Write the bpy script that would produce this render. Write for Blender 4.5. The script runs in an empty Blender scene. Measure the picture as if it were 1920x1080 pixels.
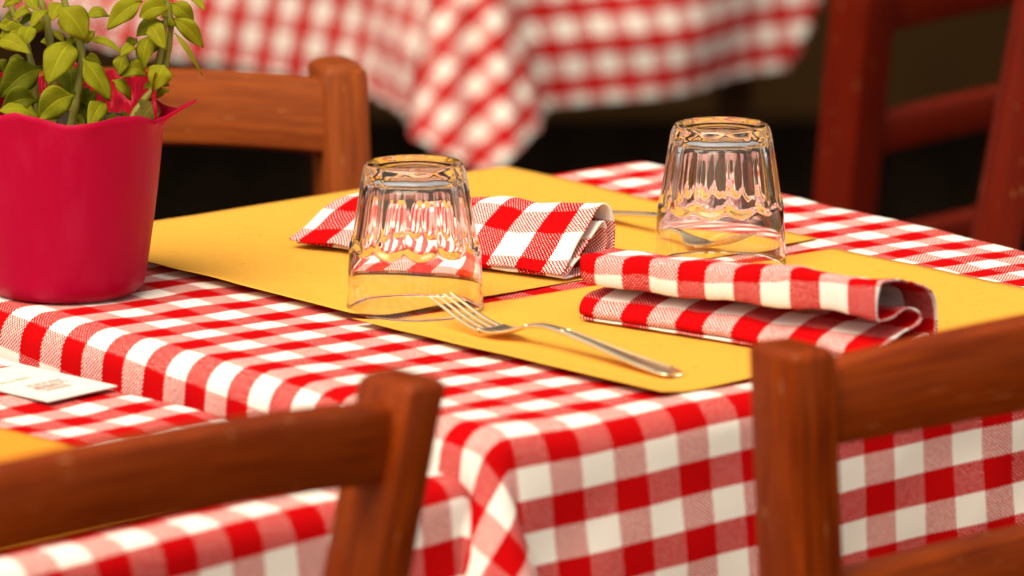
import bpy, math, random
import numpy as np
from mathutils import Vector, noise

rad = math.radians
rng = random.Random(7)
S = bpy.context.scene
COL = S.collection

# ------------------------------------------------------------------ camera
TABLE_Z = 0.75
PITCH, DIST, FPX = rad(11.4), 3.03, 10000.0
CAM = np.array([0.0, -DIST * math.cos(PITCH), DIST * math.sin(PITCH)])      # relative to the table plane
FW = np.array([0.0, math.cos(PITCH), -math.sin(PITCH)])
UP = np.array([0.0, math.sin(PITCH), math.cos(PITCH)])
RT = np.array([1.0, 0.0, 0.0])
cd = bpy.data.cameras.new('camera')
cam = bpy.data.objects.new('camera', cd)
COL.objects.link(cam)
cam.location = (CAM[0], CAM[1], CAM[2] + TABLE_Z)
cam.rotation_euler = (math.pi / 2 - PITCH, 0, 0)
cd.sensor_width = 36.0
cd.lens = 36.0 * FPX / 1920.0
cd.clip_start = 0.05
cd.clip_end = 200.0
cd.dof.use_dof = True
cd.dof.focus_distance = 3.03
cd.dof.aperture_fstop = 7.0
S.camera = cam

# ------------------------------------------------------------------ sky and sun
SUN_EL, SUN_AZ = rad(60), rad(238)       # azimuth: direction TO the sun, counter-clockwise from +x
world = bpy.data.worlds.new('World')
S.world = world
world.use_nodes = True
wn = world.node_tree.nodes
wl = world.node_tree.links
wn.clear()
wo = wn.new('ShaderNodeOutputWorld')
wb = wn.new('ShaderNodeBackground')
ws = wn.new('ShaderNodeTexSky')
ws.sky_type = 'NISHITA'
ws.sun_disc = False
ws.sun_elevation = SUN_EL
ws.sun_rotation = math.pi / 2 - SUN_AZ
ws.dust_density = 4.0
wh = wn.new('ShaderNodeHueSaturation')
wh.inputs['Saturation'].default_value = 0.10
wb.inputs['Strength'].default_value = 0.12
wl.new(ws.outputs[0], wh.inputs['Color'])
wm = wn.new('ShaderNodeMix')          # thin warm overcast
wm.data_type = 'RGBA'
wm.blend_type = 'MULTIPLY'
wm.inputs[0].default_value = 1.0
wm.inputs[7].default_value = (1.0, 0.94, 0.85, 1.0)
wl.new(wh.outputs[0], wm.inputs[6])
wl.new(wm.outputs[2], wb.inputs['Color'])
wl.new(wb.outputs[0], wo.inputs['Surface'])

sd = bpy.data.lights.new('sun', 'SUN')
sd.energy = 2.2
sd.angle = rad(45)
sd.color = (1.0, 0.83, 0.58)
sun = bpy.data.objects.new('sun', sd)
COL.objects.link(sun)
to_sun = Vector((math.cos(SUN_EL) * math.cos(SUN_AZ), math.cos(SUN_EL) * math.sin(SUN_AZ), math.sin(SUN_EL)))
sun.rotation_euler = to_sun.to_track_quat('Z', 'Y').to_euler()
sun.location = (-3, -1, 5)

S.view_settings.view_transform = 'Standard'
S.view_settings.look = 'None'
S.view_settings.gamma = 1.0
S.view_settings.exposure = 0.68
S.render.engine = 'CYCLES'
S.cycles.use_denoising = True
S.cycles.max_bounces = 24
S.cycles.transmission_bounces = 24
S.cycles.glossy_bounces = 16
S.cycles.diffuse_bounces = 8
S.cycles.sample_clamp_indirect = 60.0
S.cycles.blur_glossy = 0.0


# ------------------------------------------------------------------ helpers
def at(x, y, h=0.0):
    """point h above the table top seen at photo pixel (x, y)"""
    d = FW * FPX + RT * (x - 960) + UP * (540 - y)
    t = (h - CAM[2]) / d[2]
    p = CAM + d * t
    return np.array([p[0], p[1], p[2] + TABLE_Z])


def at_depth(x, y, z):
    """point at distance z along the view axis seen at photo pixel (x, y)"""
    p = CAM + (FW + RT * (x - 960) / FPX + UP * (540 - y) / FPX) * z
    return np.array([p[0], p[1], p[2] + TABLE_Z])


def link(name, me, mat=None, parent=None, smooth=True, angle=None):
    o = bpy.data.objects.new(name, me)
    COL.objects.link(o)
    if mat is not None and not me.materials:
        me.materials.append(mat)
    if smooth:
        me.polygons.foreach_set('use_smooth', [True] * len(me.polygons))
        if angle:
            me.set_sharp_from_angle(angle=rad(angle))
    if parent is not None:
        o.parent = parent
    return o


def tag(o, label=None, cat=None, group=None, kind=None):
    if label:
        o['label'] = label
    if cat:
        o['category'] = cat
    if group:
        o['group'] = group
    if kind:
        o['kind'] = kind
    return o


def empty(name, loc, rz=0.0):
    o = bpy.data.objects.new(name, None)
    COL.objects.link(o)
    o.location = loc
    o.rotation_euler = (0, 0, rz)
    o.empty_display_size = 0.1
    return o


def mesh(name, verts, faces, uvs=None):
    me = bpy.data.meshes.new(name)
    me.from_pydata([tuple(v) for v in verts], [], faces)
    if uvs is not None:
        ul = me.uv_layers.new(name='UVMap')
        idx = np.empty(len(me.loops), dtype=np.int32)
        me.loops.foreach_get('vertex_index', idx)
        ul.data.foreach_set('uv', np.asarray(uvs, dtype=np.float32)[idx].ravel())
    me.update()
    return me


def merge(parts):
    """join (verts, faces, uvs) lists"""
    V, F, U = [], [], []
    for v, f, u in parts:
        o = len(V)
        V += [tuple(p) for p in v]
        F += [[i + o for i in q] for q in f]
        U += [tuple(p) for p in u]
    return V, F, U


def grid_faces(nu, nv, close_v=False):
    f = []
    for i in range(nu - 1):
        for j in range(nv - (0 if close_v else 1)):
            k = (j + 1) % nv
            f.append([i * nv + j, (i + 1) * nv + j, (i + 1) * nv + k, i * nv + k])
    return f


def loft(rings, caps=True, uoff=0.0, voff=0.0):
    """closed rings joined into a tube; uv = metres along, metres round"""
    n = len(rings[0])
    V, U = [], []
    s = 0.0
    prev = None
    for r in rings:
        c = np.mean(np.asarray(r), axis=0)
        if prev is not None:
            s += float(np.linalg.norm(c - prev))
        prev = c
        per = 0.0
        for k, p in enumerate(r):
            if k:
                per += float(np.linalg.norm(np.asarray(p) - np.asarray(r[k - 1])))
            V.append(tuple(p))
            U.append((s + uoff, per + voff))
    F = [[a, d, c_, b] for a, b, c_, d in grid_faces(len(rings), n, True)]
    if caps:
        F.append(list(range(n)))
        F.append([(len(rings) - 1) * n + k for k in reversed(range(n))])
    return V, F, U


def tube(pts, radii, n=8):
    rings = []
    P = [np.asarray(p, float) for p in pts]
    for i, p in enumerate(P):
        t = P[min(i + 1, len(P) - 1)] - P[max(i - 1, 0)]
        t /= np.linalg.norm(t) + 1e-12
        a = np.cross(t, [0, 1, 0.01])
        if np.linalg.norm(a) < 1e-4:
            a = np.cross(t, [1, 0, 0])
        a /= np.linalg.norm(a)
        b = np.cross(t, a)
        r = radii[i]
        rings.append([p + r * (a * math.cos(2 * math.pi * k / n) + b * math.sin(2 * math.pi * k / n)) for k in range(n)])
    return loft(rings)


def spline(pts, n):
    """Catmull-Rom resampling of a polyline to n points"""
    P = np.asarray(pts, float)
    m = len(P)
    ext = np.vstack([2 * P[0] - P[1], P, 2 * P[-1] - P[-2]])
    out = []
    for q in np.linspace(0, m - 1 - 1e-9, n):
        i = int(q)
        t = q - i
        p0, p1, p2, p3 = ext[i], ext[i + 1], ext[i + 2], ext[i + 3]
        out.append(0.5 * (2 * p1 + (p2 - p0) * t + (2 * p0 - 5 * p1 + 4 * p2 - p3) * t * t + (3 * p1 - p0 - 3 * p2 + p3) * t ** 3))
    return np.array(out)


# ------------------------------------------------------------------ materials
class NT:
    def __init__(self, name):
        self.m = bpy.data.materials.new(name)
        self.m.use_nodes = True
        self.t = self.m.node_tree
        self.t.nodes.clear()
        self.out = self.n('ShaderNodeOutputMaterial')
        self.b = self.n('ShaderNodeBsdfPrincipled')
        self.l(self.b.outputs[0], self.out.inputs['Surface'])

    def n(self, ty, **kw):
        nd = self.t.nodes.new(ty)
        for k, v in kw.items():
            setattr(nd, k, v)
        return nd

    def l(self, a, b):
        self.t.links.new(a, b)

    def math(self, op, a, b=None, c=None):
        nd = self.n('ShaderNodeMath', operation=op)
        for i, x in enumerate((a, b, c)):
            if x is None:
                continue
            if isinstance(x, (int, float)):
                nd.inputs[i].default_value = x
            else:
                self.l(x, nd.inputs[i])
        return nd.outputs[0]

    def mix(self, fac, a, b):
        nd = self.n('ShaderNodeMix', data_type='RGBA')
        for s, x in ((nd.inputs[0], fac), (nd.inputs[6], a), (nd.inputs[7], b)):
            if isinstance(x, (int, float)):
                s.default_value = x
            elif isinstance(x, tuple):
                s.default_value = (*x, 1.0) if len(x) == 3 else x
            else:
                self.l(x, s)
        return nd.outputs[2]

    def noise(self, vec, scale, detail=3.0, rough=0.5):
        nd = self.n('ShaderNodeTexNoise')
        nd.inputs['Scale'].default_value = scale
        nd.inputs['Detail'].default_value = detail
        nd.inputs['Roughness'].default_value = rough
        if vec is not None:
            self.l(vec, nd.inputs['Vector'])
        return nd.outputs['Fac']

    def ramp(self, fac, stops):
        nd = self.n('ShaderNodeValToRGB')
        e = nd.color_ramp.elements
        while len(e) < len(stops):
            e.new(0.5)
        for el, (p, c) in zip(e, stops):
            el.position = p
            el.color = (*c, 1.0)
        self.l(fac, nd.inputs[0])
        return nd.outputs[0]

    def bump(self, h, strength, dist):
        nd = self.n('ShaderNodeBump')
        nd.inputs['Strength'].default_value = strength
        nd.inputs['Distance'].default_value = dist
        self.l(h, nd.inputs['Height'])
        self.l(nd.outputs[0], self.b.inputs['Normal'])

    def set(self, **kw):
        for k, v in kw.items():
            self.b.inputs[k.replace('_', ' ')].default_value = v


def gingham(name, threads, red=(0.47, 0.0022, 0.0035), white=(0.80, 0.755, 0.69), rag=0.035):
    k = NT(name)
    uv = k.n('ShaderNodeUVMap').outputs[0]
    sep = k.n('ShaderNodeSeparateXYZ')
    k.l(uv, sep.inputs[0])
    j1 = k.noise(uv, 9.0, 2.0)
    u = k.math('ADD', sep.outputs[0], k.math('MULTIPLY', k.math('SUBTRACT', j1, 0.5), rag))
    v = k.math('ADD', sep.outputs[1], k.math('MULTIPLY', k.math('SUBTRACT', j1, 0.5), -rag))
    # ragged by single threads: the stripe border steps from thread to thread
    tu = k.math('MULTIPLY', sep.outputs[0], threads)
    tv = k.math('MULTIPLY', sep.outputs[1], threads)
    ou = k.math('MULTIPLY', k.math('PINGPONG', tv, 1.0), 0.05)
    ov = k.math('MULTIPLY', k.math('PINGPONG', tu, 1.0), 0.05)
    a = k.math('FLOORED_MODULO', k.math('FLOOR', k.math('ADD', u, ou)), 2.0)
    b = k.math('FLOORED_MODULO', k.math('FLOOR', k.math('ADD', v, ov)), 2.0)
    # which thread shows on top: a checker of threads, thickened so the float of each is a small lozenge
    su = k.math('SINE', k.math('MULTIPLY', tu, math.pi))
    sv = k.math('SINE', k.math('MULTIPLY', tv, math.pi))
    pr = k.math('MULTIPLY', su, sv)
    pj = k.math('ADD', pr, k.math('MULTIPLY', k.math('SUBTRACT', k.noise(uv, threads * 0.7, 1.0), 0.5), 0.9))

    def shown(lo, hi):
        w = k.n('ShaderNodeMapRange')
        w.inputs['From Min'].default_value = lo
        w.inputs['From Max'].default_value = hi
        k.l(pj, w.inputs['Value'])
        return w.outputs[0]
    # red weft over white warp reads nearly red with small pale dots; white weft over red warp reads pink
    na, nb = k.math('SUBTRACT', 1.0, a), k.math('SUBTRACT', 1.0, b)
    fac = k.math('ADD', k.math('MULTIPLY', a, b), k.math('ADD', k.math('MULTIPLY', k.math('MULTIPLY', a, nb), shown(-0.80, -0.55)), k.math('MULTIPLY', k.math('MULTIPLY', na, b), shown(-0.28, 0.0))))
    mott = k.noise(uv, 1.7, 4.0)
    fine = k.noise(uv, threads * 1.6, 2.0)
    r2 = k.mix(k.math('MULTIPLY', fine, 0.5), red, tuple(c * 0.72 for c in red))
    w2 = k.mix(k.math('MULTIPLY', mott, 0.35), white, tuple(c * 0.90 for c in white))
    k.l(k.mix(fac, w2, r2), k.b.inputs['Base Color'])
    k.set(Roughness=1.0, Specular_IOR_Level=0.03)
    k.bump(k.math('ADD', k.math('MULTIPLY', k.math('ABSOLUTE', pr), 0.7), k.math('MULTIPLY', fine, 0.6)), 0.35, 0.0006)
    return k.m


def paper(name, col, fleck):
    k = NT(name)
    oc = k.n('ShaderNodeTexCoord').outputs['Object']
    f1 = k.noise(oc, 55.0, 5.0, 0.6)
    f2 = k.noise(oc, 900.0, 2.0)
    base = k.mix(k.math('MULTIPLY', f1, 0.45), col, tuple(c * 0.86 for c in col))
    sp = k.n('ShaderNodeMapRange')
    sp.inputs['From Min'].default_value = 0.70
    sp.inputs['From Max'].default_value = 0.78
    k.l(k.noise(oc, 330.0, 1.0), sp.inputs['Value'])
    base = k.mix(k.math('MULTIPLY', k.noise(oc, 420.0, 3.0, 0.7), 0.40), base, tuple(c * 0.62 for c in col))
    blots = k.n('ShaderNodeMapRange')
    blots.inputs['From Min'].default_value = 0.77
    blots.inputs['From Max'].default_value = 0.80
    k.l(k.noise(oc, 170.0, 0.0), blots.inputs['Value'])
    base = k.mix(k.math('MULTIPLY', blots.outputs[0], 0.2), base, fleck)
    k.l(k.mix(k.math('MULTIPLY', sp.outputs[0], 0.55), base, fleck), k.b.inputs['Base Color'])
    k.set(Roughness=0.85, Specular_IOR_Level=0.2)
    k.bump(k.math('ADD', f2, k.math('MULTIPLY', f1, 1.5)), 0.35, 0.0008)
    return k.m


def wood(name, dark, light, rough=0.36):
    k = NT(name)
    uv = k.n('ShaderNodeUVMap').outputs[0]
    mp = k.n('ShaderNodeMapping')
    mp.inputs['Scale'].default_value = (1.0, 14.0, 1.0)
    k.l(uv, mp.inputs['Vector'])
    g = k.noise(mp.outputs[0], 14.0, 6.0, 0.62)
    mp2 = k.n('ShaderNodeMapping')
    mp2.inputs['Scale'].default_value = (1.0, 30.0, 1.0)
    k.l(uv, mp2.inputs['Vector'])
    g2 = k.noise(mp2.outputs[0], 70.0, 2.0)
    blot = k.noise(uv, 9.0, 3.0)
    fac = k.math('ADD', k.math('MULTIPLY', g, 0.75), k.math('MULTIPLY', g2, 0.25))
    c = k.ramp(fac, [(0.34, dark), (0.66, light)])
    c = k.mix(k.math('MULTIPLY', blot, 0.45), c, tuple(x * 0.6 for x in dark))
    # worn specks where the varnish is chipped
    sp = k.n('ShaderNodeMapRange')
    sp.inputs['From Min'].default_value = 0.725
    sp.inputs['From Max'].default_value = 0.75
    mp3 = k.n('ShaderNodeMapping')
    mp3.inputs['Scale'].default_value = (0.45, 2.6, 1.0)
    k.l(uv, mp3.inputs['Vector'])
    k.l(k.noise(mp3.outputs[0], 120.0, 1.0), sp.inputs['Value'])
    c = k.mix(k.math('MULTIPLY', sp.outputs[0], 0.5), c, (0.42, 0.20, 0.07))
    k.l(c, k.b.inputs['Base Color'])
    rg = k.math('ADD', rough - 0.08, k.math('MULTIPLY', blot, 0.2))
    k.l(rg, k.b.inputs['Roughness'])
    k.set(Coat_Weight=0.10, Coat_Roughness=0.16, Specular_IOR_Level=0.16)
    k.b.inputs['Specular Tint'].default_value = (1.0, 0.62, 0.36, 1.0)
    k.bump(fac, 0.22, 0.0015)
    return k.m


def plain(name, col, rough=0.5, metal=0.0, var=0.12, scale=40.0, bump=0.0, **kw):
    k = NT(name)
    oc = k.n('ShaderNodeTexCoord').outputs['Object']
    f = k.noise(oc, scale, 4.0)
    k.l(k.mix(k.math('MULTIPLY', f, 2 * var), col, tuple(c * 0.6 for c in col)), k.b.inputs['Base Color'])
    k.set(Roughness=rough, Metallic=metal, **kw)
    if bump:
        k.bump(f, bump, 0.002)
    return k.m


M = {}
M['cloth'] = gingham('tablecloth_gingham', 16.0)
M['cloth_far'] = gingham('far_tablecloth_gingham', 26.0)
M['napkin'] = gingham('napkin_gingham', 18.0, red=(0.50, 0.0025, 0.004), white=(0.80, 0.765, 0.72))
M['mat'] = paper('yellow_paper', (0.76, 0.375, 0.045), (0.34, 0.15, 0.02))
M['mat_orange'] = paper('orange_paper', (0.80, 0.29, 0.022), (0.34, 0.13, 0.02))
M['card'] = paper('card_stock', (0.80, 0.76, 0.68), (0.7, 0.62, 0.5))
M['wood'] = wood('varnished_wood', (0.105, 0.0085, 0.0006), (0.33, 0.052, 0.003), 0.40)
M['wood_warm'] = wood('lighter_varnished_wood', (0.16, 0.029, 0.007), (0.38, 0.085, 0.014), 0.4)
M['wood_dark'] = wood('shaded_red_wood', (0.09, 0.0025, 0.0006), (0.17, 0.009, 0.001), 0.7)  # brown wood of the back chairs with their shade put into the colour
M['table_wood'] = wood('table_wood', (0.03, 0.012, 0.006), (0.07, 0.028, 0.012), 0.5)
M['straw'] = plain('woven_seat_straw', (0.34, 0.2, 0.08), 0.8, var=0.3, scale=120, bump=0.3)
M['ink'] = plain('red_ink', (0.55, 0.12, 0.09), 0.8)
M['steel'] = plain('worn_steel', (0.93, 0.78, 0.52), 0.33, 1.0, var=0.08, scale=200)


def glass_mat():
    k = NT('clear_glass')
    k.set(Base_Color=(1.0, 0.995, 0.985, 1.0), Roughness=0.0, IOR=1.47, Transmission_Weight=1.0)
    return k.m


M['glass'] = glass_mat()


def pot_mat():
    k = NT('crimson_pot_wrap')
    oc = k.n('ShaderNodeTexCoord').outputs['Object']
    f = k.noise(oc, 30.0, 4.0)
    k.l(k.mix(k.math('MULTIPLY', f, 0.4), (0.46, 0.0012, 0.042), (0.38, 0.001, 0.030)), k.b.inputs['Base Color'])
    mp = k.n('ShaderNodeMapping')
    mp.inputs['Scale'].default_value = (1.0, 1.0, 0.35)
    k.l(oc, mp.inputs['Vector'])
    sc = k.n('ShaderNodeMapRange')
    sc.inputs['From Min'].default_value = 0.5
    sc.inputs['From Max'].default_value = 0.72
    k.l(k.noise(mp.outputs[0], 55.0, 6.0, 0.65), sc.inputs['Value'])
    k.l(k.math('ADD', 0.40, k.math('MULTIPLY', sc.outputs[0], 0.25)), k.b.inputs['Roughness'])
    base = k.b.inputs['Base Color'].links[0].from_socket
    k.l(k.mix(k.math('MULTIPLY', sc.outputs[0], 0.22), base, (0.55, 0.03, 0.09)), k.b.inputs['Base Color'])
    k.set(Specular_IOR_Level=0.25, Sheen_Weight=0.12, Sheen_Roughness=0.4)
    k.b.inputs['Sheen Tint'].default_value = (1.0, 0.15, 0.3, 1.0)
    k.b.inputs['Specular Tint'].default_value = (1.0, 0.4, 0.5, 1.0)
    tr = k.n('ShaderNodeBsdfTranslucent')
    tr.inputs['Color'].default_value = (0.85, 0.02, 0.01, 1.0)
    ms = k.n('ShaderNodeMixShader')
    ms.inputs[0].default_value = 0.28
    k.l(k.b.outputs[0], ms.inputs[1])
    k.l(tr.outputs[0], ms.inputs[2])
    k.l(ms.outputs[0], k.out.inputs['Surface'])
    k.bump(k.math('ADD', k.noise(oc, 160.0, 2.0), k.math('MULTIPLY', k.noise(mp.outputs[0], 38.0, 3.0), 3.0)), 0.16, 0.0015)
    return k.m


M['pot'] = pot_mat()
M['foil'] = plain('red_foil', (0.62, 0.010, 0.035), 0.16, 0.0, var=0.1, Coat_Weight=0.6, Coat_Roughness=0.06)
M['soil'] = plain('potting_soil', (0.05, 0.032, 0.02), 0.95, var=0.4, scale=300, bump=0.6)


def leaf_mat(name, c1, c2, blemish):
    k = NT(name)
    oc = k.n('ShaderNodeTexCoord').outputs['Object']
    uv = k.n('ShaderNodeUVMap').outputs[0]
    f = k.noise(oc, 90.0, 5.0, 0.6)
    c = k.mix(f, c1, c2)
    sp = k.n('ShaderNodeMapRange')
    sp.inputs['From Min'].default_value = 0.62
    sp.inputs['From Max'].default_value = 0.74
    k.l(k.noise(oc, 140.0, 2.0), sp.inputs['Value'])
    c = k.mix(k.math('MULTIPLY', sp.outputs[0], 0.5), c, blemish)
    # pale midrib and side veins
    sep = k.n('ShaderNodeSeparateXYZ')
    k.l(uv, sep.inputs[0])
    av = k.math('ABSOLUTE', sep.outputs[1])
    rib = k.n('ShaderNodeMapRange')
    rib.inputs['From Min'].default_value = 0.10
    rib.inputs['From Max'].default_value = 0.03
    k.l(av, rib.inputs['Value'])
    vein = k.n('ShaderNodeMapRange')
    vein.inputs['From Min'].default_value = 0.88
    vein.inputs['From Max'].default_value = 1.0
    k.l(k.math('SINE', k.math('MULTIPLY', k.math('SUBTRACT', sep.outputs[0], k.math('MULTIPLY', av, 0.28)), 40.0)), vein.inputs['Value'])
    vf = k.math('MAXIMUM', rib.outputs[0], k.math('MULTIPLY', vein.outputs[0], 0.45))
    c = k.mix(k.math('MULTIPLY', vf, 0.35), c, tuple(min(1, x * 1.7) for x in c1))
    k.l(c, k.b.inputs['Base Color'])
    k.set(Roughness=0.6, Specular_IOR_Level=0.15)
    k.b.inputs['Specular Tint'].default_value = (1.0, 0.95, 0.6, 1.0)
    tr = k.n('ShaderNodeBsdfTranslucent')
    k.l(c, tr.inputs['Color'])
    ms = k.n('ShaderNodeMixShader')
    ms.inputs[0].default_value = 0.42
    k.l(k.b.outputs[0], ms.inputs[1])
    k.l(tr.outputs[0], ms.inputs[2])
    k.l(ms.outputs[0], k.out.inputs['Surface'])
    k.bump(k.math('SUBTRACT', f, vf), 0.35, 0.0012)
    return k.m


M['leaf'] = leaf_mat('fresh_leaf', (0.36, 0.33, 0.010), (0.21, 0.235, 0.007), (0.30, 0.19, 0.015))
M['leaf_dark'] = leaf_mat('shaded_leaf', (0.185, 0.190, 0.007), (0.11, 0.135, 0.005), (0.18, 0.12, 0.012))  # darkened copy of the fresh leaf; shade is put into its colour
M['leaf_brown'] = leaf_mat('withering_leaf', (0.17, 0.13, 0.018), (0.13, 0.10, 0.014), (0.16, 0.05, 0.015))
M['stem'] = plain('hairy_stem', (0.21, 0.20, 0.014), 0.6, var=0.3, scale=150, bump=0.2)


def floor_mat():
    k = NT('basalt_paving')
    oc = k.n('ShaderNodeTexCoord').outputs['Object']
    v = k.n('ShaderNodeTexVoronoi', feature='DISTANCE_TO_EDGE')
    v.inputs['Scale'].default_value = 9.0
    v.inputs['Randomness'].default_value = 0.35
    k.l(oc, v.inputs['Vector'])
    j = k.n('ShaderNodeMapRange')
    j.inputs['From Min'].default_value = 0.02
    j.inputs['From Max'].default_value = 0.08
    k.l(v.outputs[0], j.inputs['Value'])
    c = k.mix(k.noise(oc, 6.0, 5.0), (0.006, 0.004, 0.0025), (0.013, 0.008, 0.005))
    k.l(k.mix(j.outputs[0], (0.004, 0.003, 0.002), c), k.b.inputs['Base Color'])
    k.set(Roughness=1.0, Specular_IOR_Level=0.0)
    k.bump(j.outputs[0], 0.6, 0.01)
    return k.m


M['floor'] = floor_mat()
M['bounce_street'] = plain('bounce_street_stone', (0.38, 0.33, 0.30), 0.9, var=0.25, scale=4.0, bump=0.3)
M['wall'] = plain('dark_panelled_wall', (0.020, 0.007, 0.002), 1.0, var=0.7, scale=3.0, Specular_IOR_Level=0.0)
M['stone'] = plain('dark_olive_stone', (0.078, 0.038, 0.013), 1.0, var=0.6, scale=5.0, Specular_IOR_Level=0.0)

# ------------------------------------------------------------------ setting
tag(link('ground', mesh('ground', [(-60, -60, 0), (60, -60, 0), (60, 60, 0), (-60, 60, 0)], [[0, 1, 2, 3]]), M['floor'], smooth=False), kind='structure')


def box(x0, x1, y0, y1, z0, z1):
    v = [(x, y, z) for x in (x0, x1) for y in (y0, y1) for z in (z0, z1)]
    f = [[0, 1, 3, 2], [4, 6, 7, 5], [0, 4, 5, 1], [2, 3, 7, 6], [0, 2, 6, 4], [1, 5, 7, 3]]
    return v, f, [(p[0] + p[1], p[2]) for p in v]


# pale ground out of view, added to bounce light onto glasses and cloth fronts
tag(link('bounce_street', mesh('bounce_street', [(-60, -60, 0.004), (60, -60, 0.004), (60, -1.6, 0.004), (-60, -1.6, 0.004)], [[0, 1, 2, 3]]), M['bounce_street'], smooth=False), kind='structure')
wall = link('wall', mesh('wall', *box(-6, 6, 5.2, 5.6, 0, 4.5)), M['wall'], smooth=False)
tag(wall, kind='structure')
for x in (-3.1, -1.9, -0.7, 0.22, 0.62, 1.9, 3.1):
    link('pilaster', mesh('pilaster', *box(x, x + 0.16, 5.1, 5.198, 0, 3.2)), M['stone'], wall, smooth=False)
# unseen canopy, added to shade the wall and paving behind the far table
V, F, U = box(-6, 6, 2.95, 5.19, 2.50, 2.53)
V = [(x, y, z + (y - 2.95) * 0.22) for x, y, z in V]
tag(link('shade_awning', mesh('shade_awning', V, F, U), plain('shade_awning_canvas', (0.10, 0.02, 0.015), 0.95), smooth=False), kind='structure')
link('plinth', mesh('plinth', *box(-6, 6, 5.04, 5.096, 0, 0.3)), M['stone'], wall, smooth=False)


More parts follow.
